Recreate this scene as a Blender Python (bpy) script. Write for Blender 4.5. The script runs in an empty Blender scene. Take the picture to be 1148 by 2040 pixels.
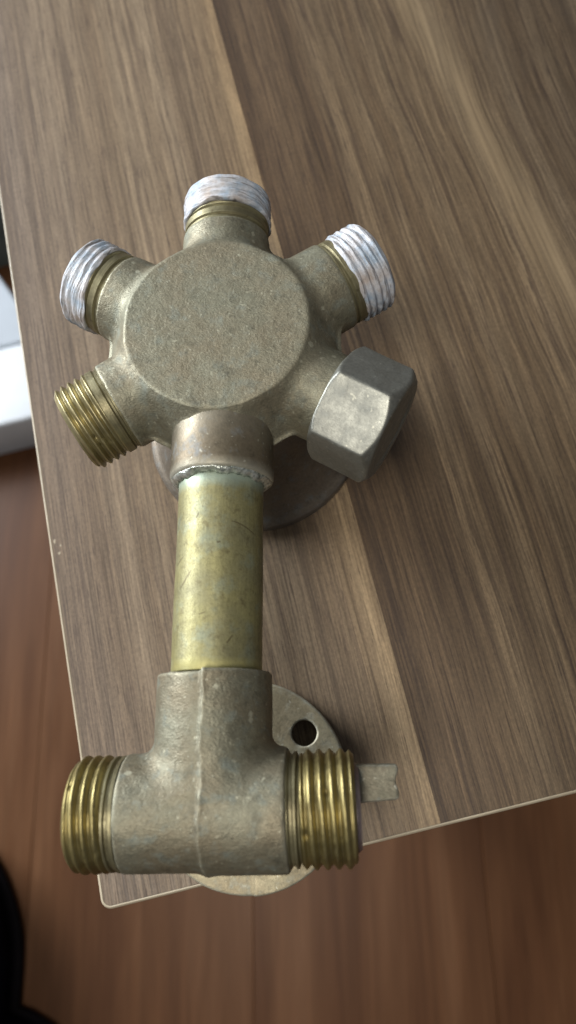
import bpy, bmesh, math, random
import numpy as np
from mathutils import Vector, Matrix
random.seed(4); np.random.seed(4)
S = bpy.context.scene
COL = S.collection
MM = 0.001

# ------------------------------------------------------------------ camera
FPX, CX, CY, H = 1500.0, 574.0, 1020.0, 240.0
Yc = np.array([-1140.0, -4566.0, FPX]); Yc /= np.linalg.norm(Yc)
Xc = np.array([1.0, -0.254, 0.0]); Xc = Xc - Xc.dot(Yc) * Yc; Xc /= np.linalg.norm(Xc)
Zc = np.cross(Xc, Yc)
R = np.array([Xc, Yc, Zc])                 # camera (x right, y down, z forward) -> world
cam = bpy.data.cameras.new('camera'); camo = bpy.data.objects.new('camera', cam); COL.objects.link(camo)
rm = Matrix(((R[0][0], -R[0][1], -R[0][2], 0), (R[1][0], -R[1][1], -R[1][2], 0),
             (R[2][0], -R[2][1], -R[2][2], H * MM), (0, 0, 0, 1)))
camo.matrix_world = rm
cam.sensor_fit = 'VERTICAL'; cam.sensor_height = 36; cam.sensor_width = 24
cam.lens = FPX / 2040 * 36
cam.clip_start = 0.01; cam.clip_end = 50
cam.dof.use_dof = True; cam.dof.focus_distance = 0.205; cam.dof.aperture_fstop = cam.lens / 2.4
S.camera = camo

# ------------------------------------------------------------------ light
W = bpy.data.worlds.new('World'); S.world = W; W.use_nodes = True
W.node_tree.nodes['Background'].inputs[0].default_value = (0.86, 0.90, 1.0, 1)
W.node_tree.nodes['Background'].inputs[1].default_value = 0.14
def area(name, loc, target, sx, sy, power, col):
    l = bpy.data.lights.new(name, 'AREA'); l.shape = 'RECTANGLE'; l.size = sx; l.size_y = sy
    l.energy = power; l.color = col
    o = bpy.data.objects.new(name, l); COL.objects.link(o); o.location = loc
    d = Vector(target) - Vector(loc); o.rotation_euler = d.to_track_quat('-Z', 'Y').to_euler()
    return o
area('ceiling_lamp', (-0.26, -0.18, 0.95), (0, 0.05, 0), 0.34, 0.34, 7.4, (1.0, 0.95, 0.86))
area('window_light', (-0.98, 0.85, 0.42), (-0.2, 0.2, -0.3), 0.7, 0.6, 40, (0.92, 0.96, 1.0))
area('far_window', (-0.3, 2.6, 1.7), (0, 0.2, 0), 1.2, 0.9, 8, (0.9, 0.95, 1.0))
S.view_settings.view_transform = 'Standard'; S.view_settings.look = 'None'
S.view_settings.exposure = 0.0; S.view_settings.gamma = 1.0
S.render.engine = 'CYCLES'
S.render.resolution_x = 576; S.render.resolution_y = 1024

# ------------------------------------------------------------------ material helpers
class NT:
    def __init__(s, name):
        s.m = bpy.data.materials.new(name); s.m.use_nodes = True
        s.t = s.m.node_tree; s.b = s.t.nodes['Principled BSDF']
        tc = s.t.nodes.new('ShaderNodeTexCoord')
        v = s.t.nodes.new('ShaderNodeVectorMath'); v.operation = 'SCALE'
        s.t.links.new(tc.outputs['Object'], v.inputs[0]); v.inputs['Scale'].default_value = 1000
        s.P = v.outputs[0]                                      # object position in mm
    def put(s, sock, v):
        if hasattr(v, 'is_output') or isinstance(v, bpy.types.NodeSocket): s.t.links.new(v, sock)
        elif v is not None:
            if isinstance(v, (tuple, list)) and len(v) == 3 and sock.type == 'RGBA': v = (*v, 1)
            sock.default_value = v
    def mul(s, v, k):
        n = s.t.nodes.new('ShaderNodeVectorMath'); n.operation = 'MULTIPLY'; s.put(n.inputs[0], v); s.put(n.inputs[1], k); return n.outputs[0]
    def add(s, v, k):
        n = s.t.nodes.new('ShaderNodeVectorMath'); n.operation = 'ADD'; s.put(n.inputs[0], v); s.put(n.inputs[1], k); return n.outputs[0]
    def sep(s, v):
        n = s.t.nodes.new('ShaderNodeSeparateXYZ'); s.put(n.inputs[0], v); return n.outputs
    def comb(s, x, y, z):
        n = s.t.nodes.new('ShaderNodeCombineXYZ')
        for i, q in enumerate((x, y, z)): s.put(n.inputs[i], q)
        return n.outputs[0]
    def m_(s, op, a, b=None, c=None):
        n = s.t.nodes.new('ShaderNodeMath'); n.operation = op
        for i, q in enumerate((a, b, c)):
            if q is not None: s.put(n.inputs[i], q)
        return n.outputs[0]
    def noise(s, v, scale, detail=3, rough=0.55, dist=0.0):
        n = s.t.nodes.new('ShaderNodeTexNoise'); s.put(n.inputs['Vector'], v)
        n.inputs['Scale'].default_value = scale; n.inputs['Detail'].default_value = detail
        n.inputs['Roughness'].default_value = rough; n.inputs['Distortion'].default_value = dist
        return n.outputs['Fac']
    def ramp(s, f, stops, interp='LINEAR'):
        n = s.t.nodes.new('ShaderNodeValToRGB'); s.put(n.inputs[0], f); n.color_ramp.interpolation = interp
        e = n.color_ramp.elements
        while len(e) < len(stops): e.new(0.5)
        for i, (p, c) in enumerate(stops):
            e[i].position = p; e[i].color = (c, c, c, 1) if isinstance(c, (int, float)) else (*c, 1)
        return n.outputs[0]
    def rng(s, v, a, b, c, d):
        n = s.t.nodes.new('ShaderNodeMapRange'); s.put(n.inputs[0], v)
        for i, q in enumerate((a, b, c, d)): n.inputs[i + 1].default_value = q
        return n.outputs[0]
    def mix(s, f, a, b, mode='MIX'):
        n = s.t.nodes.new('ShaderNodeMix'); n.data_type = 'RGBA'; n.blend_type = mode
        s.put(n.inputs[0], f); s.put(n.inputs[6], a); s.put(n.inputs[7], b); return n.outputs[2]
    def bump(s, h, dist, strength=1.0, nrm=None):
        n = s.t.nodes.new('ShaderNodeBump'); s.put(n.inputs['Height'], h)
        n.inputs['Distance'].default_value = dist * MM; n.inputs['Strength'].default_value = strength
        if nrm is not None: s.put(n.inputs['Normal'], nrm)
        return n.outputs[0]
    def fin(s, color=None, rough=None, metal=None, normal=None, spec=None):
        b = s.b.inputs
        s.put(b['Base Color'], color) if color is not None else None
        if rough is not None: s.put(b['Roughness'], rough)
        if metal is not None: s.put(b['Metallic'], metal)
        if normal is not None: s.put(b['Normal'], normal)
        if spec is not None: b['Specular IOR Level'].default_value = spec
        return s.m

def cast_brass(name, base, warm, patina, rough=0.5, metal=0.6, pit=0.10, patamt=1.0, dark=1.0, worn=0.75, worncol=(0.50, 0.49, 0.40)):
    n = NT(name)
    big = n.noise(n.P, 0.075, 4, 0.6)
    mid = n.noise(n.add(n.P, (31, 7, 5)), 0.22, 4, 0.62)
    fine = n.noise(n.P, 1.3, 3, 0.65)
    grit = n.noise(n.mul(n.P, (0.8, 1.5, 1.0)), 2.0, 2, 0.6)
    c = n.mix(n.rng(big, 0.38, 0.62, 0, 1), base, warm)
    pm = n.m_('MULTIPLY', n.rng(mid, 0.54, 0.70, 0, 1), 0.65 * patamt)
    c = n.mix(pm, c, patina)
    spots = n.rng(n.noise(n.add(n.P, (3, 50, 9)), 0.24, 4, 0.72), 0.54, 0.70, 0, 0.65)
    spots = n.m_('MULTIPLY', spots, min(1.0, patamt))
    c = n.mix(spots, c, tuple(q * 0.45 for q in base))
    c = n.mix(1.0, c, n.ramp(fine, [(0.28, 0.80 * dark), (0.5, 0.98 * dark), (0.72, 1.14 * dark)]), 'MULTIPLY')
    geo = n.t.nodes.new('ShaderNodeNewGeometry')
    wear = n.m_('MULTIPLY', n.rng(geo.outputs['Pointiness'], 0.515, 0.56, 0, 1), worn)
    c = n.mix(wear, c, worncol)
    nb = n.bump(grit, pit, 0.75)
    nb = n.bump(n.noise(n.P, 0.55, 3, 0.55), pit * 1.3, 0.7, nb)
    ding = n.rng(n.noise(n.add(n.P, (70, 11, 3)), 0.8, 1, 0.4), 0.70, 0.76, 0, 1)
    c = n.mix(n.m_('MULTIPLY', ding, 0.5), c, worncol)
    r = n.rng(mid, 0.3, 0.75, rough - 0.10, rough + 0.14)
    return n.fin(c, r, metal, nb)

M = {}
M['cast'] = cast_brass('cast_brass_aged', (0.200, 0.194, 0.140), (0.208, 0.184, 0.126), (0.200, 0.222, 0.190), 0.55, 0.58, 0.20, 0.9, 1.0, 0.6, (0.42, 0.41, 0.31))
M['cast_tee'] = cast_brass('cast_brass_tee', (0.190, 0.182, 0.130), (0.180, 0.155, 0.103), (0.195, 0.225, 0.200), 0.55, 0.60, 0.20, 1.0, 1.0, 0.6, (0.42, 0.41, 0.31))
M['flange'] = cast_brass('cast_brass_flange', (0.29, 0.255, 0.165), (0.24, 0.20, 0.125), (0.32, 0.32, 0.26), 0.55, 0.5, 0.08)
M['dark_base'] = cast_brass('darkened_brass', (0.135, 0.114, 0.088), (0.155, 0.125, 0.092), (0.16, 0.17, 0.165), 0.5, 0.6, 0.05, 1, 1, 0.25, (0.2, 0.2, 0.2))
M['nut'] = cast_brass('machined_nut', (0.205, 0.208, 0.184), (0.200, 0.200, 0.175), (0.212, 0.226, 0.218), 0.46, 0.68, 0.04, 0.3, 1.0, 0.12)
M['collar'] = cast_brass('dull_collar_brass', (0.150, 0.125, 0.085), (0.165, 0.132, 0.088), (0.19, 0.21, 0.22), 0.54, 0.62, 0.05)

M['spindle'] = cast_brass('dull_spindle_brass', (0.155, 0.150, 0.108), (0.15, 0.128, 0.09), (0.18, 0.21, 0.20), 0.55, 0.55, 0.10)

def machined(name, a, b, rough=0.3, metal=0.9, grime=0.5):
    n = NT(name)
    c = n.mix(n.rng(n.noise(n.P, 0.22, 4, 0.6), 0.35, 0.65, 0, 1), a, b)
    ring = n.noise(n.mul(n.P, (0.06, 0.06, 3.5)), 1.0, 3, 0.6)
    c = n.mix(1.0, c, n.ramp(ring, [(0.3, 0.7), (0.65, 1.12)]), 'MULTIPLY')
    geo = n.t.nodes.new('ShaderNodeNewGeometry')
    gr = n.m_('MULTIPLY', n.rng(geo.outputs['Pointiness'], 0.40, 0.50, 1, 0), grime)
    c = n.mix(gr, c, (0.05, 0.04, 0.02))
    sp = n.rng(n.noise(n.P, 0.7, 3, 0.7), 0.62, 0.7, 0, 0.6)
    c = n.mix(sp, c, (0.10, 0.08, 0.04))
    nb = n.bump(n.noise(n.P, 1.1, 3, 0.6), 0.10, 0.6)
    return n.fin(c, n.rng(n.noise(n.P, 0.5, 3, 0.6), 0.3, 0.7, rough - 0.06, rough + 0.14), metal, nb)
M['thread'] = machined('machined_brass_thread', (0.35, 0.290, 0.122), (0.265, 0.220, 0.10), 0.39)
M['thread_worn'] = machined('worn_brass_thread', (0.40, 0.35, 0.19), (0.32, 0.275, 0.15), 0.38, 0.8)
M['ring'] = machined('machined_brass_ring', (0.235, 0.215, 0.125), (0.20, 0.175, 0.10), 0.42, 0.72, 0.3)
M['bore'] = machined('bore_shade', (0.05, 0.04, 0.028), (0.07, 0.055, 0.035), 0.5, 0.6)  # near-black tone standing for the shade deep inside the bores
M['plug'] = machined('pinkish_plug', (0.34, 0.27, 0.26), (0.28, 0.23, 0.22), 0.38, 0.7)

# drawn pipe: yellow brass with stains, dents and scratches (local z runs along the pipe)
n = NT('drawn_brass_pipe')
c = n.mix(n.rng(n.noise(n.P, 0.10, 4, 0.6), 0.36, 0.64, 0, 1), (0.268, 0.245, 0.108), (0.215, 0.200, 0.105))
c = n.mix(n.rng(n.noise(n.add(n.P, (9, 9, 70)), 0.16, 4, 0.6), 0.52, 0.68, 0, 0.75), c, (0.225, 0.245, 0.170))
c = n.mix(n.rng(n.noise(n.add(n.P, (5, 1, 20)), 0.35, 4, 0.65), 0.57, 0.72, 0, 0.7), c, (0.12, 0.10, 0.045))
scr = n.noise(n.mul(n.add(n.P, (0, 0, 0)), (1.5, 1.5, 0.12)), 1.0, 4, 0.7)
c = n.mix(1.0, c, n.ramp(scr, [(0.25, 0.82), (0.7, 1.12)]), 'MULTIPLY')
c = n.mix(1.0, c, n.ramp(n.noise(n.P, 1.6, 3, 0.7), [(0.28, 0.72), (0.5, 1.0), (0.8, 1.15)]), 'MULTIPLY')
zz = n.sep(n.P)[2]
c = n.mix(n.rng(zz, 44.0, 46.6, 0, 0.65), c, (0.33, 0.42, 0.36))
c = n.mix(n.rng(zz, 3.2, 1.4, 0, 0.5), c, (0.42, 0.38, 0.15))
xx, yy, z2 = n.sep(n.P)[0:3]
def scratch(n, x, z, cx, cz, ang, half, wd, bend=0.0):
    ca, sa = math.cos(ang), math.sin(ang)
    dx = n.m_('SUBTRACT', x, cx); dz = n.m_('SUBTRACT', z, cz)
    t = n.m_('ADD', n.m_('MULTIPLY', dx, ca), n.m_('MULTIPLY', dz, sa))
    d = n.m_('ADD', n.m_('MULTIPLY', dx, -sa), n.m_('MULTIPLY', dz, ca))
    d = n.m_('ABSOLUTE', n.m_('ADD', d, n.m_('MULTIPLY', n.m_('MULTIPLY', t, t), bend)))
    return n.m_('MULTIPLY', n.rng(d, wd, wd * 0.3, 0, 1), n.rng(n.m_('ABSOLUTE', t), half, half * 0.7, 0, 1))
for a_ in ((-6.6, 21.5, 0.95, 2.6, 0.30, 0.0), (7.2, 34.5, -0.45, 3.2, 0.22, 0.05), (-4.0, 37.0, 1.2, 0.8, 0.3, 0.0), (1.5, 30.0, 0.2, 0.5, 0.35, 0.0), (-8.5, 26.5, 0.7, 1.6, 0.2, 0.0), (4.5, 7.0, 1.0, 1.3, 0.25, 0.02), (-2.0, 13.0, 0.3, 1.0, 0.2, 0.0)):
    c = n.mix(n.m_('MULTIPLY', scratch(n, xx, z2, *a_), 0.75), c, (0.075, 0.055, 0.025))
M['pipe'] = n.fin(c, n.rng(n.noise(n.P, 0.3, 3, 0.6), 0.3, 0.7, 0.44, 0.60), 0.5, n.bump(n.noise(n.P, 0.45, 4, 0.6), 0.22, 0.5))

# sealing tape: thin white layers wound round the thread (local z along the port)
n = NT('white_sealing_tape')
st = n.noise(n.add(n.mul(n.P, (0.11, 0.11, 1.7)), n.mul(n.noise(n.P, 0.16, 2), (0.0, 0.0, 3.0))), 1.0, 4, 0.65)
c = n.ramp(n.noise(n.P, 0.16, 3, 0.6), [(0.32, (0.40, 0.35, 0.32)), (0.5, (0.46, 0.47, 0.50)), (0.66, (0.31, 0.38, 0.46))])
c = n.mix(n.rng(st, 0.57, 0.61, 0, 0.85), c, (0.17, 0.155, 0.15))
c = n.mix(1.0, c, n.ramp(n.noise(n.P, 0.9, 4, 0.7), [(0.3, 0.78), (0.6, 1.05)]), 'MULTIPLY')
geo = n.t.nodes.new('ShaderNodeNewGeometry')
c = n.mix(n.rng(geo.outputs['Pointiness'], 0.38, 0.47, 0.6, 0), c, (0.20, 0.18, 0.18))
M['tape'] = n.fin(c, 0.45, 0.0, n.bump(st, 0.35, 0.8))
n = NT('silver_solder')
M['solder'] = n.fin(n.ramp(n.noise(n.P, 0.8, 3), [(0.35, (0.22, 0.25, 0.22)), (0.6, (0.60, 0.62, 0.56))]), 0.33, 0.75, n.bump(n.noise(n.P, 1.0, 3), 0.4, 0.8))

# walnut veneer: grain runs along local y
def veneer():
    n = NT('walnut_veneer')
    x, y, z = n.sep(n.P)[0:3]
    big = n.m_('SUBTRACT', n.noise(n.mul(n.P, (0.008, 0.0036, 1)), 1.0, 1, 0.4), 0.5)
    side = n.rng(x, 40, 150, 1.5, 34)                      # the figure opens out to the right
    xw = n.m_('ADD', x, n.m_('MULTIPLY', big, side))
    wob = n.m_('MULTIPLY', n.m_('SUBTRACT', n.noise(n.mul(n.P, (0.02, 0.013, 1)), 1.0, 2, 0.5), 0.5), n.rng(x, 20, 110, 1.6, 5.0))
    xw = n.m_('ADD', xw, wob)
    strip = n.m_('GREATER_THAN', n.m_('ADD', x, n.m_('MULTIPLY', wob, 0.15)), 21.0)
    v = n.comb(n.m_('ADD', xw, n.m_('MULTIPLY', strip, 211.0)), y, 0.0)
    broad = n.noise(n.mul(v, (0.085, 0.0018, 1)), 1.0, 2, 0.5)
    streak = n.noise(n.mul(v, (0.50, 0.0060, 1)), 1.0, 5, 0.72)
    dark = n.noise(n.add(n.mul(v, (0.62, 0.0120, 1)), (40, 9, 0)), 1.0, 3, 0.6)
    thin = n.noise(n.mul(v, (1.7, 0.034, 1)), 1.0, 3, 0.62)
    pores = n.noise(n.mul(v, (1.7, 0.085, 1)), 1.0, 2, 0.6)
    fuzz = n.noise(n.mul(n.P, (1.3, 0.7, 1)), 1.0, 3, 0.75)
    c = n.ramp(broad, [(0.30, (0.116, 0.080, 0.050)), (0.50, (0.150, 0.109, 0.071)), (0.70, (0.198, 0.150, 0.102))])
    c0 = c
    c = n.mix(1.0, c, n.ramp(streak, [(0.32, (0.48, 0.45, 0.42)), (0.46, (0.90, 0.89, 0.87)), (0.64, (1.32, 1.31, 1.27))]), 'MULTIPLY')
    dk = n.m_('MULTIPLY', n.rng(dark, 0.46, 0.38, 0, 1), n.m_('ADD', n.m_('MULTIPLY', strip, 0.18), 0.56))
    c = n.mix(dk, c, (0.075, 0.050, 0.034))
    c = n.mix(n.m_('ADD', n.m_('MULTIPLY', strip, 0.18), 0.82), c0, c)
    c = n.mix(1.0, c, n.ramp(thin, [(0.30, (0.58, 0.55, 0.52)), (0.50, (1.0, 1.0, 1.0)), (0.70, (1.24, 1.24, 1.22))]), 'MULTIPLY')
    c = n.mix(n.rng(pores, 0.42, 0.30, 0, 0.75), c, (0.055, 0.036, 0.025))
    c = n.mix(1.0, c, n.ramp(fuzz, [(0.3, 0.76), (0.7, 1.22)]), 'MULTIPLY')
    # left of the seam the veneer is paler, palest along the seam itself; right of it browner
    left = n.ramp(n.rng(x, -85, 21, 0, 1), [(0.0, (0.98, 0.97, 1.02)), (0.10, (0.84, 0.83, 0.88)), (0.22, (0.98, 0.98, 1.0)), (0.5, (1.08, 1.07, 1.02)), (0.80, (0.96, 0.94, 0.90)), (0.88, (1.06, 1.03, 0.95)), (1.0, (1.32, 1.25, 1.06))])
    right = n.ramp(n.rng(x, 21, 160, 0, 1), [(0.0, (0.46, 0.39, 0.32)), (0.08, (0.62, 0.55, 0.47)), (0.3, (0.72, 0.68, 0.60)), (0.62, (0.76, 0.73, 0.66)), (0.75, (0.64, 0.62, 0.58)), (1.0, (0.50, 0.48, 0.45))])
    c = n.mix(1.0, c, n.mix(strip, left, right), 'MULTIPLY')
    by = n.m_('ADD', n.m_('MULTIPLY', n.m_('SUBTRACT', y, 200.0), -0.11), 109.0)
    dd = n.m_('ABSOLUTE', n.m_('SUBTRACT', n.m_('ADD', x, n.m_('MULTIPLY', wob, 0.6)), by))
    tongue = n.m_('MULTIPLY', n.m_('MULTIPLY', n.rng(dd, 0.5, 9.5, 1, 0), n.rng(y, 40, 140, 0, 1)), n.rng(streak, 0.36, 0.60, 0.20, 0.62))
    c = n.mix(tongue, c, (0.245, 0.180, 0.105))
    sw = n.noise(n.add(n.mul(n.P, (0.030, 0.011, 1)), (3.3, 1.7, 0)), 1.0, 3, 0.6, 0.6)
    swm = n.m_('MULTIPLY', n.m_('MULTIPLY', n.rng(sw, 0.48, 0.62, 0, 0.55), n.rng(x, 95, 135, 0, 1)), n.rng(y, 110, 180, 0, 1))
    c = n.mix(swm, c, (0.075, 0.055, 0.036))
    nb = n.bump(n.m_('ADD', pores, n.m_('MULTIPLY', thin, 0.6)), 0.05, 0.5)
    return n.fin(c, n.rng(pores, 0.3, 0.6, 0.62, 0.48), 0.0, nb, 0.36)
M['veneer'] = veneer()
n = NT('edge_band_beige'); M['band'] = n.fin(n.ramp(n.noise(n.mul(n.P, (0.12, 0.12, 1)), 1, 3), [(0.3, (0.28, 0.235, 0.165)), (0.7, (0.38, 0.325, 0.235))]), 0.4, 0)
n = NT('chipboard'); M['chip'] = n.fin(n.ramp(n.noise(n.P, 0.6, 3), [(0.3, (0.20, 0.14, 0.08)), (0.7, (0.42, 0.32, 0.2))]), 0.8, 0)
def laminate():
    n = NT('reddish_floor_laminate')
    oi = n.t.nodes.new('ShaderNodeObjectInfo')
    rnd = oi.outputs['Random']
    v = n.add(n.P, n.comb(n.m_('MULTIPLY', rnd, 900.0), n.m_('MULTIPLY', rnd, 3000.0), 0.0))
    a = n.noise(n.mul(v, (0.022, 0.0022, 1)), 1.0, 4, 0.6, 0.4)
    b = n.noise(n.mul(v, (0.22, 0.008, 1)), 1.0, 4, 0.6)
    c = n.ramp(a, [(0.32, (0.056, 0.023, 0.010)), (0.5, (0.078, 0.034, 0.015)), (0.68, (0.106, 0.050, 0.024))])
    c = n.mix(1.0, c, n.ramp(b, [(0.3, 0.85), (0.7, 1.13)]), 'MULTIPLY')
    c = n.mix(1.0, c, n.ramp(rnd, [(0.0, 0.88), (1.0, 1.12)]), 'MULTIPLY')
    return n.fin(c, 0.38, 0.0, n.bump(b, 0.15, 0.3), 0.10)
M['floor'] = laminate()
def plain(name, col, rough=0.5, metal=0, var=0.15):
    n = NT(name)
    f = n.noise(n.P, 0.05, 4, 0.6)
    c = n.mix(1.0, col, n.ramp(f, [(0.3, 1 - var), (0.7, 1 + var)]), 'MULTIPLY')
    return n.fin(c, rough, metal, n.bump(n.noise(n.P, 0.4, 3), 0.1, 0.3))
M['white'] = plain('white_plastic', (0.36, 0.40, 0.445), 0.45, 0, 0.04)
M['white_warm'] = plain('white_lacquer', (0.45, 0.475, 0.50), 0.4, 0, 0.04)
M['dark_block_mat'] = plain('dark_green_grey', (0.07, 0.078, 0.068), 0.5)
M['slip'] = plain('navy_felt', (0.003, 0.004, 0.009), 1.0)
M['slip'].node_tree.nodes['Principled BSDF'].inputs['Specular IOR Level'].default_value = 0.05
M['sole'] = plain('black_rubber', (0.006, 0.005, 0.006), 1.0)
M['sole'].node_tree.nodes['Principled BSDF'].inputs['Specular IOR Level'].default_value = 0.05
M['subfloor'] = plain('grey_screed', (0.12, 0.11, 0.10), 0.9)
M['leg'] = plain('dark_table_leg', (0.05, 0.04, 0.035), 0.5)

# ------------------------------------------------------------------ object helpers
def link(name, me, mat, parent=None, smooth=True, mw=None):
    o = bpy.data.objects.new(name, me); COL.objects.link(o)
    me.materials.clear(); me.materials.append(mat)
    if smooth: me.polygons.foreach_set('use_smooth', [True] * len(me.polygons))
    if parent: o.parent = parent
    if mw is not None: o.matrix_local = mw
    return o
def thing(name, label, cat, loc, rz=0.0, group=None):
    o = bpy.data.objects.new(name, None); COL.objects.link(o)
    o.empty_display_size = 0.02; o.location = loc; o.rotation_euler = (0, 0, rz)
    o['label'] = label; o['category'] = cat
    if group: o['group'] = group
    return o
def mesh(name, V, F):
    me = bpy.data.meshes.new(name)
    V = np.asarray(V, float) * MM
    me.from_pydata(V.tolist(), [], [tuple(int(i) for i in f) for f in F]); me.update()
    return me
def quads_mesh(name, V, Q):
    me = bpy.data.meshes.new(name); V = (np.asarray(V, np.float32) * MM)
    me.vertices.add(len(V)); me.vertices.foreach_set('co', V.ravel())
    me.loops.add(Q.size); me.loops.foreach_set('vertex_index', Q.astype(np.int32).ravel())
    me.polygons.add(len(Q)); me.polygons.foreach_set('loop_start', np.arange(0, Q.size, 4, dtype=np.int32))
    me.update(calc_edges=True); me.validate()
    return me
def flat_sharp(me, deg=35):
    me.polygons.foreach_set('use_smooth', [True] * len(me.polygons))
    me.set_sharp_from_angle(angle=math.radians(deg))
def box(name, x0, x1, y0, y1, z0, z1, mat, parent=None, bev=0.0, seg=2, origin=None):
    bm = bmesh.new(); bmesh.ops.create_cube(bm, size=1)
    cx, cy, cz = (x0 + x1) / 2, (y0 + y1) / 2, (z0 + z1) / 2
    ox, oy, oz = origin if origin else (0, 0, 0)
    for v in bm.verts:
        v.co = Vector(((cx - ox + v.co.x * (x1 - x0)) * MM, (cy - oy + v.co.y * (y1 - y0)) * MM, (cz - oz + v.co.z * (z1 - z0)) * MM))
    if bev: bmesh.ops.bevel(bm, geom=bm.edges[:], offset=bev * MM, segments=seg, profile=0.5, affect='EDGES')
    me = bpy.data.meshes.new(name); bm.to_mesh(me); bm.free()
    o = link(name, me, mat, parent, smooth=False)
    if bev: flat_sharp(me, 40)
    if origin: o.location = Vector(origin) * MM
    return o
def lathe(prof, nseg=96, wob=None):
    """closed profile [(r, z)], revolved about local z"""
    prof = np.array(prof, float); k = len(prof)
    th = np.linspace(0, 2 * np.pi, nseg, endpoint=False)
    V = np.zeros((nseg, k, 3))
    r = prof[None, :, 0] + 0 * th[:, None]; z = prof[None, :, 1] + 0 * th[:, None]
    if wob is not None: r, z = wob(th[:, None], r, z)
    V[:, :, 0] = r * np.cos(th)[:, None]; V[:, :, 1] = r * np.sin(th)[:, None]; V[:, :, 2] = z
    Q = []
    for i in range(nseg):
        j = (i + 1) % nseg
        for a in range(k):
            b = (a + 1) % k
            Q.append((i * k + a, j * k + a, j * k + b, i * k + b))
    return V.reshape(-1, 3), Q

# naive surface nets of a signed distance field sampled on a grid (mm)
def surface_nets(name, sdf, lo, hi, h):
    lo = np.array(lo, float); hi = np.array(hi, float)
    nn = np.ceil((hi - lo) / h).astype(int) + 1
    ax = [lo[i] + h * np.arange(nn[i]) for i in range(3)]
    X, Y, Z = np.meshgrid(*ax, indexing='ij', sparse=True)
    F = sdf(X, Y, Z).astype(np.float32)
    F[[0, -1]] = np.maximum(F[[0, -1]], 0.1); F[:, [0, -1]] = np.maximum(F[:, [0, -1]], 0.1); F[:, :, [0, -1]] = np.maximum(F[:, :, [0, -1]], 0.1)
    I = F < 0
    nc = nn - 1
    cnt = np.zeros(nc, np.float32); acc = np.zeros((*nc, 3), np.float32)
    def sl(dx, dy, dz, a): return a[dx:dx + nc[0], dy:dy + nc[1], dz:dz + nc[2]]
    for axis in range(3):
        o1, o2 = [q for q in range(3) if q != axis]
        for a in (0, 1):
            for b in (0, 1):
                p0 = [0, 0, 0]; p0[o1] = a; p0[o2] = b; p1 = list(p0); p1[axis] = 1
                f0, f1 = sl(*p0, F), sl(*p1, F); m = sl(*p0, I) != sl(*p1, I)
                t = np.where(m, f0 / np.where(m, f0 - f1, 1), 0)
                cnt += m; acc[..., axis] += t; acc[..., o1] += m * a; acc[..., o2] += m * b
    act = cnt > 0; idx = -np.ones(nc, np.int64); idx[act] = np.arange(act.sum())
    ijk = np.argwhere(act); V = lo + h * (ijk + acc[act] / cnt[act][:, None])
    Q = []
    for axis in range(3):
        o1, o2 = [(1, 2), (2, 0), (0, 1)][axis]
        A = np.moveaxis(I, (axis, o1, o2), (0, 1, 2)); Ix = np.moveaxis(idx, (axis, o1, o2), (0, 1, 2))
        m = A[:-1, 1:-1, 1:-1] != A[1:, 1:-1, 1:-1]
        e = np.argwhere(m); i, j, k = e[:, 0], e[:, 1] + 1, e[:, 2] + 1
        q = np.stack([Ix[i, j - 1, k - 1], Ix[i, j, k - 1], Ix[i, j, k], Ix[i, j - 1, k]], 1)
        ins = A[i, j, k]
        q[~ins] = q[~ins][:, ::-1]
        Q.append(q)
    return quads_mesh(name, V, np.concatenate(Q))
def smin(a, b, k):
    h = np.clip(0.5 + 0.5 * (b - a) / k, 0, 1)
    return b * (1 - h) + a * h - k * h * (1 - h)
def smax(a, b, k): return -smin(-a, -b, k)
def cyl(X, Y, Z, p, d, r, s0, s1, r1=None, k=0.6):
    """capped cylinder/cone: base point p, unit dir d, from s0 to s1"""
    x, y, z = X - p[0], Y - p[1], Z - p[2]
    s = x * d[0] + y * d[1] + z * d[2]
    q = np.sqrt(np.maximum(x * x + y * y + z * z - s * s, 1e-6))
    rr = r if r1 is None else r + (r1 - r) * np.clip((s - s0) / (s1 - s0), 0, 1)
    return smax(smax(q - rr, s - s1, k), s0 - s, k)
_lat = np.random.RandomState(12).uniform(-1, 1, (32, 32, 32)).astype(np.float32)
def vnoise(X, Y, Z, cell):
    X, Y, Z = np.broadcast_arrays(X / cell + 7.3, Y / cell + 3.1, Z / cell + 5.7)
    o = 0
    fx, fy, fz = np.floor(X), np.floor(Y), np.floor(Z)
    tx, ty, tz = X - fx, Y - fy, Z - fz
    tx, ty, tz = [t * t * (3 - 2 * t) for t in (tx, ty, tz)]
    ix, iy, iz = fx.astype(int), fy.astype(int), fz.astype(int)
    for a in (0, 1):
        for b in (0, 1):
            for c in (0, 1):
                o = o + _lat[(ix + a) % 32, (iy + b) % 32, (iz + c) % 32] * (tx if a else 1 - tx) * (ty if b else 1 - ty) * (tz if c else 1 - tz)
    return o
def grainy(X, Y, Z, amp=0.12):
    return amp * (vnoise(X, Y, Z, 4.3) + 0.55 * vnoise(X, Y, Z, 1.7))

# ------------------------------------------------------------------ setting: floor of laminate planks
FZ = -450
def structure(o): o['kind'] = 'structure'; return o
floor = structure(box('floor', -1800, 1900, -1800, 2300, FZ - 30, FZ - 8, M['subfloor']))
pw = 192.0
for i in range(-7, 8):
    xa = 108 + i * pw
    y = -1730 - 70 * ((i * 2) % 3)
    while y < 1900:
        o = box('plank', xa + 0.08, xa + pw - 0.08, y + 0.08, y + 1285 - 0.08, FZ - 8, FZ, M['floor'], floor, 0.5, 1)
        o.rotation_euler = (0, 0, math.radians(-12)); y += 1285
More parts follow.
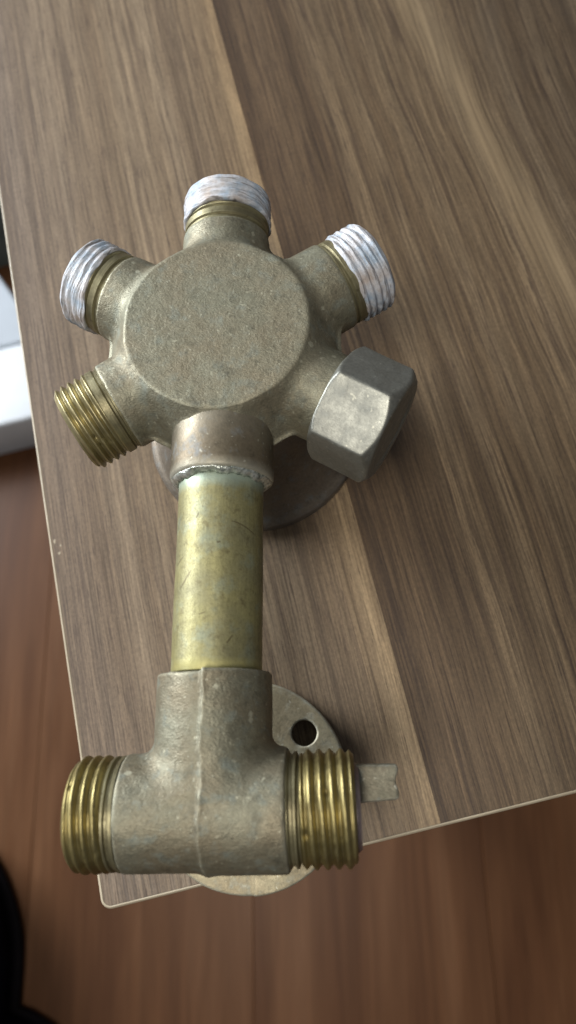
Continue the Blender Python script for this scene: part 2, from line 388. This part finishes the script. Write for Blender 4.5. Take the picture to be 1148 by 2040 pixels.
# ------------------------------------------------------------------ table
table = thing('wooden_table', 'walnut veneered table with a pale edge band, carrying the brass manifold', 'table', (0, 0, 0))
TX0, TY0, TX1, TY1 = -81.4, -28.6, 640.0, 560.0
def rounded(x0, y0, x1, y1, r, seg=8):
    P = []
    for cx, cy, a0 in ((x1 - r, y0 + r, -90), (x1 - r, y1 - r, 0), (x0 + r, y1 - r, 90), (x0 + r, y0 + r, 180)):
        for i in range(seg + 1):
            a = math.radians(a0 + 90 * i / seg); P.append((cx + r * math.cos(a), cy + r * math.sin(a)))
    return P
bw = 1.0
inner = rounded(TX0 + bw, TY0 + bw, TX1 - bw, TY1 - bw, 2.2); k = len(inner)
V = [(x, y, 0) for x, y in inner] + [(x, y, -18) for x, y in inner]
F = [tuple(range(k)), tuple(range(2 * k - 1, k - 1, -1))] + [(i + k, (i + 1) % k + k, (i + 1) % k, i) for i in range(k)]
me = mesh('tabletop', V, F); top = link('tabletop', me, M['veneer'], table, False)
# edge band: rounded strip wrapped round the board, its upper edge softened
rings = [(bw - 0.02, -0.35), (bw - 0.1, 0.03), (bw - 0.45, 0.0), (0.35, -0.12), (0.08, -0.42), (0.0, -0.9), (0.0, -18.0), (bw - 0.02, -18.0)]
V = []; F = []
for off, z in rings: V += [(x, y, z) for x, y in rounded(TX0 + off, TY0 + off, TX1 - off, TY1 - off, 2.2 + bw - off)]
for a in range(len(rings)):
    b = (a + 1) % len(rings)
    for i in range(k):
        j = (i + 1) % k
        F.append((a * k + i, a * k + j, b * k + j, b * k + i))
eb = link('edge_band', mesh('edge_band', V, F), M['band'], table)
# chips knocked out of the veneer by the left edge
def chip(x, y, s, seed):
    rnd = random.Random(seed); P = []
    for i in range(9):
        a = i / 9 * 2 * math.pi; r = s * rnd.uniform(0.5, 1.1); P.append((x + r * 0.6 * math.cos(a), y + r * math.sin(a), 0.012))
    V = P + [(x, y, 0.05)]; F = [(i, (i + 1) % 9, 9) for i in range(9)]
    return link('chip', mesh('chip', V, F), M['band'], table, False)
chip(-79.4, 86.5, 0.9, 1); chip(-78.4, 82.0, 0.7, 2); chip(-77.6, 84.5, 0.5, 5)
for lx in (TX0 + 40, TX1 - 80):
    for ly in (TY0 + 50, TY1 - 80):
        box('leg', lx, lx + 40, ly, ly + 40, FZ, -18, M['leg'], table, 2)

# ------------------------------------------------------------------ white stepped box, low dark block, slippers on the floor
wb = thing('storage_box', 'white stepped box on the floor beyond the left edge of the table', 'box', (-0.26, 0.40, FZ * MM))
def loc_box(name, x0, x1, y0, y1, z0, z1, mat, par, bev):
    o = box(name, x0, x1, y0, y1, z0, z1, mat, None, bev, 3); o.parent = par; o.matrix_parent_inverse = Matrix.Translation(-Vector(par.location)); return o
loc_box('step', -420, -120, 352, 434, FZ, FZ + 61, M['white_warm'], wb, 4)
pl4 = [(-420, 434), (-190, 434), (-216, 497), (-420, 497)]
V = [(x, y, FZ) for x, y in pl4] + [(x, y, -389 + (y - 434) * 0.46) for x, y in pl4]
F = [(3, 2, 1, 0), (4, 5, 6, 7)] + [(i, (i + 1) % 4, (i + 1) % 4 + 4, i + 4) for i in range(4)]
o = link('box_body', mesh('box_body', V, F), M['white'], wb, False); o.matrix_parent_inverse = Matrix.Translation(-Vector(wb.location))
md = o.modifiers.new('bevel', 'BEVEL'); md.width = 0.003; md.segments = 3
dc = thing('dark_block', 'low dark green-grey block behind the white box at the left edge', 'cabinet', (-0.3, 0.7, FZ * MM))  # plain low block filling the dark area beyond the box
loc_box('block_foot', -470, -60, 575, 900, FZ, FZ + 60, M['dark_block_mat'], dc, 3)
loc_box('block_body', -480, -50, 565, 900, FZ + 60, FZ + 110, M['dark_block_mat'], dc, 4)

def slipper(label, tipx, tipy, ang, w=96, ln=275):
    t = thing('slipper', label, 'slipper', (tipx * MM, tipy * MM, FZ * MM), ang, 'dark slippers on the floor')
    def outline(s, grow=0):                         # s 0..1 from toe to heel -> half width
        return (w / 2 + grow) * (np.sin(np.pi * min(s * 2.6, 1) * 0.5) ** 0.55) * (1 - 0.26 * math.exp(-((s - 0.62) / 0.2) ** 2)) * (1 if s < 0.9 else math.sqrt(max(0, 1 - ((s - 0.9) / 0.1) ** 2)))
    def shell(name, z0, prof, mat, grow):
        V = []; F = []; ns, nr = 30, 20
        for i in range(ns):
            s = 0.002 + 0.996 * i / (ns - 1); hw = outline(s, grow); hh = prof(s)
            for j in range(nr):
                a = 2 * math.pi * j / nr
                V.append((hw * math.copysign(abs(math.cos(a)) ** 0.8, math.cos(a)), grow - s * (ln + 2 * grow), z0 + hh * (0.5 + 0.5 * math.copysign(abs(math.sin(a)) ** 0.6, math.sin(a)))))
        for i in range(ns - 1):
            for j in range(nr):
                F.append((i * nr + j, i * nr + (j + 1) % nr, (i + 1) * nr + (j + 1) % nr, (i + 1) * nr + j))
        F.append(tuple(range(nr))[::-1]); F.append(tuple((ns - 1) * nr + j for j in range(nr)))
        return link(name, mesh(name, V, F), mat, t)
    shell('sole', 0, lambda s: 14, M['sole'], 3)
    shell('upper', 12, lambda s: 20 + 42 * math.sin(math.pi * min(1, (s + 0.05) * 1.3)) ** 0.8 if s < 0.72 else 26, M['slip'], 0)
slipper('dark navy slipper at the left edge, toe reaching beside the tee', -344, 6, math.radians(-2), 92)
slipper('dark navy slipper in the bottom left corner of the picture', -330, -134, math.radians(22), 96)

# ------------------------------------------------------------------ the brass manifold
AX = 57.0                                        # height of the pipe axes over the table
root = thing('brass_manifold', 'old brass plumbing manifold, six-port round hub joined by a pipe to a tee', 'plumbing manifold', (-6.4 * MM, 108.7 * MM, 0.0), math.radians(-13.3))
def pdir(deg): a = math.radians(deg); return np.array([math.cos(a), math.sin(a), 0.0])
PORTS = dict(top=90, ru=30.5, nut=-30, ld=210.5, lu=150)
# hub casting
def hub(X, Y, Z):
    Zr = Z - AX
    q = np.sqrt(X * X + Y * Y); th = np.arctan2(Y, X)
    az = np.abs(Zr)
    # hexagonal waist with flat webs between the arms, closing to a round top face
    hexd = np.maximum(np.abs(X), np.maximum(np.abs(0.5 * X + 0.8660254 * Y), np.abs(0.5 * X - 0.8660254 * Y)))
    hx = (hexd - (31.6 - 7.4 * (az / 14.0))) * 0.88
    cc = (q - (24.1 + 0.95 * (14.0 - az))) * 0.72
    body = smax(smax(hx, cc, 0.6), az - 14.0, 0.25)
    # flash line round the waist
    body = smin(body, smax(hexd - 32.3, az - 0.45, 0.4), 0.7)
    pc = None
    for nme, deg in PORTS.items():
        d = pdir(deg)
        ln = {'top': 34.0, 'ru': 35.6, 'nut': 36, 'ld': 33.0, 'lu': 34.0}[nme]
        c = cyl(X, Y, Z, (0, 0, AX), d, 12.9, 10, ln, 12.35)
        pc = c if pc is None else np.minimum(pc, c)
    col = cyl(X, Y, Z, (0, 0, AX), pdir(-90), 12.6, 15, 36, 12.8, 0.9)
    # ports: fillets where the arms leave the body
    f = smin(body, pc, 1.7)
    f = smax(f, az - 14.0, 0.2)
    f = smin(f, col, 1.1)
    # stem downwards
    stem = cyl(X, Y, Z, (0, 0, 0), np.array([0, 0, 1.0]), 20, 12, AX - 4, 19, 1)
    f = smin(f, stem, 3)
    # open bores
    for nme, deg in PORTS.items():
        if nme != 'nut': f = smax(f, -cyl(X, Y, Z, (0, 0, AX), pdir(deg), 9.2, 20, 60), 0.3)
    f = f + grainy(X, Y, Z, 0.07)
    # flat disc keeps its own skin
    return f
me = surface_nets('hub_body', hub, (-40, -42, 10), (42, 42, AX + 16), 0.43)
o = link('hub_body', me, M['cast'], root); o['label'] = 'round flat-topped hub casting with six arms'
V, F = lathe([(10.2, 12), (13.35, 12), (13.35, 24), (13.5, 36), (13.5, 38.3), (13.2, 39.0), (12.7, 39.3), (10.2, 39.3)], 96)
o = link('collar', mesh('collar', V, F), M['collar'], root, mw=Matrix.Translation(Vector((0.4, 0, AX)) * MM) @ Matrix.Rotation(math.pi / 2, 4, 'X')); flat_sharp(o.data, 40); o['label'] = 'brown dulled collar that takes the pipe'
# dark base under the hub
V, F = lathe([(0.01, 0.0), (35.3, 0.0), (35.9, 0.6), (36.0, 3.6), (35.5, 4.6), (34.4, 5.2), (33.0, 6.6), (30.5, 11), (27.5, 17), (25.5, 23), (24.4, 30), (24.0, 44), (0.01, 44)], 128)
o = link('base_flange', mesh('base_flange', V, F), M['dark_base'], root, mw=Matrix.Translation((2.2 * MM, -0.8 * MM, 0))); o['label'] = 'dark tarnished round base flange under the hub'
flat_sharp(o.data, 40)

# threads, tape, rings: built along local +z, then laid along the port
def along(deg, dist, dz=0.0):
    d = pdir(deg)
    rot = Vector((0, 0, 1)).rotation_difference(Vector(d)).to_matrix().to_4x4()
    # roll so local x stays deterministic
    return Matrix.Translation(Vector((d[0] * dist, d[1] * dist, AX + dz)) * MM) @ rot
def thread_mesh(name, length, R0, pitch, depth, bore=9.2, sharp=1.0, seed=0, rag=0.0, lead=True, inner=None, rough=0.0):
    nseg = 120; nz = int(length / pitch * 12) + 2
    rs = np.random.RandomState(seed); ph = rs.uniform(0, 6, 8)
    th = np.linspace(0, 2 * np.pi, nseg, endpoint=False)[:, None]
    z = np.linspace(0, length, nz)[None, :] + 0 * th
    if rag: z = z + (1 - z / length) * rag * (np.sin(2 * th + ph[0]) + 0.6 * np.sin(5 * th + ph[1]) + 0.35 * np.sin(11 * th + ph[2]))
    fr = ((z / pitch - th / (2 * np.pi)) % 1.0)
    tri = 1 - np.abs(2 * fr - 1)                       # 0 root, 1 crest
    pr = np.clip(tri * 1.25 - 0.08, 0, 1)
    pr = pr if sharp >= 1 else (1 - sharp) * (0.5 - 0.5 * np.cos(np.pi * pr)) + sharp * pr
    r = R0 - depth * (1 - pr)
    for q in range(9):                                   # nicks and dents knocked into the crests
        tz, tt, sz = rs.uniform(0.5, length - 0.5), rs.uniform(0, 2 * np.pi), rs.uniform(0.35, 0.8)
        dt = (th - tt + np.pi) % (2 * np.pi) - np.pi
        r = r - 0.55 * depth * np.exp(-((z - tz) / sz) ** 2 - (dt * R0 / sz) ** 2)
    # lead-in chamfer at the free end, run-out at the inner end
    r = np.minimum(r, R0 - 1.5 + np.clip((length - z) / 1.3, 0, 1) * 1.5)
    if not rag: r = np.minimum(r, R0 - depth * 0.9 + np.clip(z / 1.0, 0, 1) * depth)
    if rough: r = r + rough * (np.sin(3 * th + 2.1 * z + ph[3]) * np.sin(7 * th - 1.3 * z + ph[4]) + 0.7 * np.sin(13 * th + 3.7 * z + ph[5]) * np.sin(4 * z + ph[6]))
    V = np.stack([r * np.cos(th), r * np.sin(th), z], -1)
    ib = bore if inner is None else inner
    e = [(ib + 0.4, length), (ib, length - 0.4), (ib, 0.0)]
    ex = np.array([[[q * math.cos(t), q * math.sin(t), zz] for q, zz in e] for t in th[:, 0]])
    V = np.concatenate([V, ex], 1); k = V.shape[1]
    i = np.arange(nseg)[:, None]; j = (i + 1) % nseg; a = np.arange(k)[None, :]; b = (a + 1) % k
    Q = np.stack([i * k + a, j * k + a, j * k + b, i * k + b], -1).reshape(-1, 4)
    return quads_mesh(name, V.reshape(-1, 3), Q)
def ring_part(deg, d0, prof, mat, name='neck_ring'):
    V, F = lathe(prof, 96); me = mesh(name, V, F); o = link(name, me, mat, root, mw=along(deg, d0)); flat_sharp(me, 35); return o
def bore_shade_cap(deg, dist):                                # dark disc in a hollow port, the shade of its depth put into the colour
    V, F = lathe([(0.01, 0), (9.15, 0), (9.15, 1), (0.01, 1)], 48)
    link('bore', mesh('bore', V, F), M['bore'], root, mw=along(deg, dist))
neck = [(9.3, 0), (12.1, 0), (12.1, 0.5), (11.5, 0.8), (11.5, 1.3), (12.0, 1.7), (12.0, 3.6), (11.3, 4.0), (11.0, 5.6), (9.3, 5.6)]
for key, d0, th0, L_, tp in (('top', 33.8, 38.0, 10.2, 1.6), ('lu', 33.8, 37.6, 9.2, 1.0), ('ru', 35.4, 38.3, 10.0, 0.3), ('ld', 32.8, 35.6, 10.6, None)):
    deg = PORTS[key]
    ring_part(deg, d0, neck, M['ring'])
    worn = key == 'ld'
    me = thread_mesh('threaded_end', L_, 12.15, 2.05, 1.15, seed=7, rough=0.03)
    t = link('threaded_end', me, M['thread_worn'] if worn else M['ring'], root, mw=along(deg, th0))
    if worn: t['label'] = 'bare worn brass thread with nicked crests'
    if tp is not None:
        soft = {'top': 0.32, 'lu': 0.28, 'ru': 0.75}[key]
        me = thread_mesh('sealing_tape', L_ - tp + 0.25, 12.65, 2.05, soft, bore=11.2, inner=10.6, sharp=0.3, seed={'top': 3, 'lu': 11, 'ru': 23}[key], rag=0.6, rough=0.15)
        t2 = link('sealing_tape', me, M['tape'], t, mw=Matrix.Translation((0, 0, tp * MM)))
        t2['label'] = 'white sealing tape wound over the thread'
    bore_shade_cap(deg, 24)

# hexagonal cap nut on the lower right arm
def hexcap_sdf(X, Y, Z):
    ap = 16.5 * math.cos(math.pi / 6)
    h = None
    for i in range(3):
        a = math.radians(30 + 60 * i); d = np.abs(X * math.cos(a) + Y * math.sin(a)) - ap
        h = d if h is None else smax(h, d, 0.55)
    q = np.sqrt(X * X + Y * Y)
    f = smax(h, (q - (14.6 + Z * 1.3)) * 0.61, 0.35)                 # inner chamfer
    f = smax(f, (q - (13.5 + (18.2 - Z) * 1.15)) * 0.66, 0.45)        # outer chamfer
    f = smax(smax(f, Z - 17.9, 0.4), -Z, 0.3)
    f = smax(f, -smax(q - 10.6, 17.55 - Z, 0.3), 0.3)                 # shallow turned recess in the end
    f = smax(f, -smax(q - 12.6, Z - 1.0, 0.2), 0.2)
    return f + 0.06 * vnoise(X, Y, Z, 5.1)
me = surface_nets('hex_cap', hexcap_sdf, (-18, -18, -0.6), (18, 18, 18.8), 0.33)
mwn = along(PORTS['nut'], 34.2)
# turn the hexagon so a corner points almost straight up
z_in_local = (mwn.to_3x3().inverted() @ Vector((0, 0, 1)))
a0 = math.atan2(z_in_local.y, z_in_local.x)
p_in_local = (mwn.to_3x3().inverted() @ Vector((0.5, 0.866, 0)))
sgn = 1 if (math.cos(a0) * p_in_local.y - math.sin(a0) * p_in_local.x) > 0 else -1
mwn = mwn @ Matrix.Rotation(a0 + sgn * math.radians(4), 4, 'Z')
o = link('hex_cap', me, M['nut'], root, mw=mwn); o['label'] = 'hexagonal cap nut closing the lower right arm'

# pipe between hub and tee
pl = 50.0
def pw_(th, r, z):
    return r + 0.06 * np.sin(2 * th + z * 0.11) + 0.04 * np.sin(3 * th - z * 0.2), z
prof = [(9.3, 0), (10.85, 0)] + [(10.95, 0.3 + q) for q in np.linspace(0, pl - 0.6, 24)] + [(9.3, pl)]
V, F = lathe(prof, 96, pw_)
o = link('connecting_pipe', mesh('connecting_pipe', V, F), M['pipe'], root, mw=Matrix.Translation(Vector((0.3, -88.0, AX)) * MM) @ Matrix.Rotation(-math.pi / 2, 4, 'X'))
# solder ring at the collar
def sw(th, r, z):
    k = 0.30 * np.sin(3 * th + 0.5) + 0.26 * np.sin(7 * th + 2) + 0.2 * np.sin(15 * th) + 0.12 * np.sin(31 * th)
    outer = (r > 11.1)
    return np.where(outer, r + 0.5 * k, r), np.where(z < -0.2, z + k * 0.9, z)
V, F = lathe([(10.8, 1.2), (12.4, 0.6), (12.9, 0.0), (12.3, -0.5), (11.6, -0.95), (10.9, -1.3)], 160, sw)
o = link('solder_ring', mesh('solder_ring', V, F), M['solder'], root, mw=Matrix.Translation(Vector((0.2, -39.3, AX)) * MM) @ Matrix.Rotation(-math.pi / 2, 4, 'X'))

# tee casting
TY = -118.7; TA = math.radians(1.6); TD = np.array([math.cos(TA), math.sin(TA), 0.0])
def tee(X, Y, Z):
    f = cyl(X, Y, Z, (0, TY, AX), TD, 13.2, -20.0, 17.6, 13.3, 0.8)
    colm = cyl(X, Y, AX + (Z - AX) / np.clip(1.0 - (-88 - Y) / 26 * 0.09, 0.91, 1.0), (-0.3, 0, AX), np.array([0, -1.0, 0]), 13.7, 88.0, 114, 14.0, 0.8)
    f = smin(f, colm, 3.4)
    stem = cyl(X, Y, Z, (0.5, TY + 1.5, 0), np.array([0, 0, 1.0]), 14.5, 2.0, AX - 3, 13.0, 0.8)
    f = smin(f, stem, 3.5)
    ex = 0.0
    # parting seam: the right half stands proud, with a thin ridge of flash
    sx = X + 0.7 + 0.22 * np.sin(Y * 0.35) + 0.12 * np.sin(Y * 1.3)
    f = f - 0.30 * np.clip(sx / 0.5, -1, 1)
    f = f - 0.42 * np.exp(-(sx / 0.42) ** 2)
    # lug of flash at the lowest point of the seam
    f = smin(f, np.sqrt((X + 0.6) ** 2 / 2.5 + (Y - (TY - 13.0)) ** 2 + ((Z - AX + 2) / 4) ** 2) - 0.9, 0.8)
    f = smax(f, -cyl(X, Y, Z, (0, TY, AX), TD, 9.6, -30, 30), 0.3)
    f = smax(f, -cyl(X, Y, Z, (0.3, 0, AX), np.array([0, -1.0, 0]), 10.9, 80, 108), 0.2)
    return f + grainy(X, Y, Z, 0.08)
me = surface_nets('tee_body', tee, (-25, -137, 2), (24, -85, AX + 17), 0.42)
o = link('tee_body', me, M['cast_tee'], root); o['label'] = 'cast tee with a raised mould seam'
# flange under the tee with screw holes
fc = (1.5, -115.6)
def flg(X, Y, Z):
    q = np.sqrt((X - fc[0]) ** 2 + (Y - fc[1]) ** 2)
    f = smax(np.abs(Z - 2.8) - 2.8, q - 30.0, 0.8)
    f = smax(f, -smax(Z - 3.4, q - 28.2, 0.3), 0.3)
    for hx, hy in ((17.0, 14.6), (-17.0, -14.6)):
        f = smax(f, -(np.sqrt((X - fc[0] - hx) ** 2 + (Y - fc[1] - hy) ** 2) - 3.75), 0.35)
    # narrow rib across the rim where the mould halves met
    return f - 0.10 * np.clip((X - fc[0] - 2.5) / 0.3, -1, 1) * (Y < fc[1]) + grainy(X, Y, Z, 0.05)
me = surface_nets('tee_flange', flg, (-31, -149, -0.8), (34, -83, 7.0), 0.4)
o = link('tee_flange', me, M['flange'], root); o['label'] = 'round wall flange with a screw hole'
# tee ends
def tee_end(side):
    deg = 0 if side > 0 else 180
    base = Matrix.Translation(Vector((0, TY, 0)) * MM) @ Matrix.Rotation(TA, 4, 'Z')
    x0 = 17.4 if side > 0 else 19.8
    V, F = lathe([(9.7, 0), (12.6, 0), (12.6, 0.7), (11.9, 1.1), (11.9, 1.7), (12.5, 2.0), (12.5, 2.5), (11.4, 2.9), (11.2, 4.2), (9.7, 4.2)], 96)
    me = mesh('neck_ring', V, F); link('neck_ring', me, M['ring'], root, mw=base @ along(deg, x0)); flat_sharp(me, 35)
    me = thread_mesh('threaded_end', 12.2 if side > 0 else 8.6, 12.8, 2.45, 1.05, bore=9.7, sharp=0.6, seed=31 + side, rough=0.015)
    o = link('threaded_end', me, M['thread'], root, mw=base @ along(deg, x0 + (3.3 if side > 0 else 2.8))); o['label'] = 'shiny brass thread on the %s end of the tee' % ('right' if side > 0 else 'left')
    V, F = lathe([(0.01, 0), (9.65, 0), (9.65, 1), (0.01, 1)], 48)
    link('bore', mesh('bore', V, F), M['bore'], root, mw=base @ along(deg, 6))  # dark disc, shade of the tee bore painted as its colour
    return base
tee_end(-1); base = tee_end(1)
# plug and flattened spindle in the right end
V = []; kk = 6
bm = bmesh.new()
rr = []
for x, r in ((26.0, 9.5), (33.2, 9.5), (33.9, 8.9)):
    rr.append([bm.verts.new((x * MM, r * math.cos(a * math.pi / 24) * MM, r * math.sin(a * math.pi / 24) * MM)) for a in range(48)])
for i in range(2):
    for j in range(48): bm.faces.new((rr[i][j], rr[i][(j + 1) % 48], rr[i + 1][(j + 1) % 48], rr[i + 1][j]))
bm.faces.new(rr[2]); bm.faces.new(rr[0][::-1]); bmesh.ops.recalc_face_normals(bm, faces=bm.faces)
me = bpy.data.meshes.new('end_plug'); bm.to_mesh(me); bm.free()
link('end_plug', me, M['plug'], root, mw=Matrix.Translation(Vector((0, TY, AX)) * MM) @ Matrix.Rotation(TA, 4, 'Z')); flat_sharp(me, 35)
def spindle(X, Y, Z):
    bx = np.abs(X - 34.6) - 8.0; by = np.abs(Y + 112.7 - 0.05 * (X - 34)) - (4.3 - 0.045 * (X - 30)); bz = np.abs(Z - (AX - 1.0)) - 3.8
    f = smax(smax(bx, by, 0.9), bz, 0.7)
    # hollowed working end
    f = smax(f, -(np.sqrt((X - 44.9) ** 2 + (Y + 112.0) ** 2 + 0 * Z) - 2.9), 0.5)
    return f + grainy(X * 2, Y * 2, Z * 2, 0.05)
me = surface_nets('spindle', spindle, (25, -118.5, AX - 6), (44, -107, AX + 4), 0.3)
o = link('spindle', me, M['spindle'], root); o['label'] = 'flat spindle tang with a hollowed end'
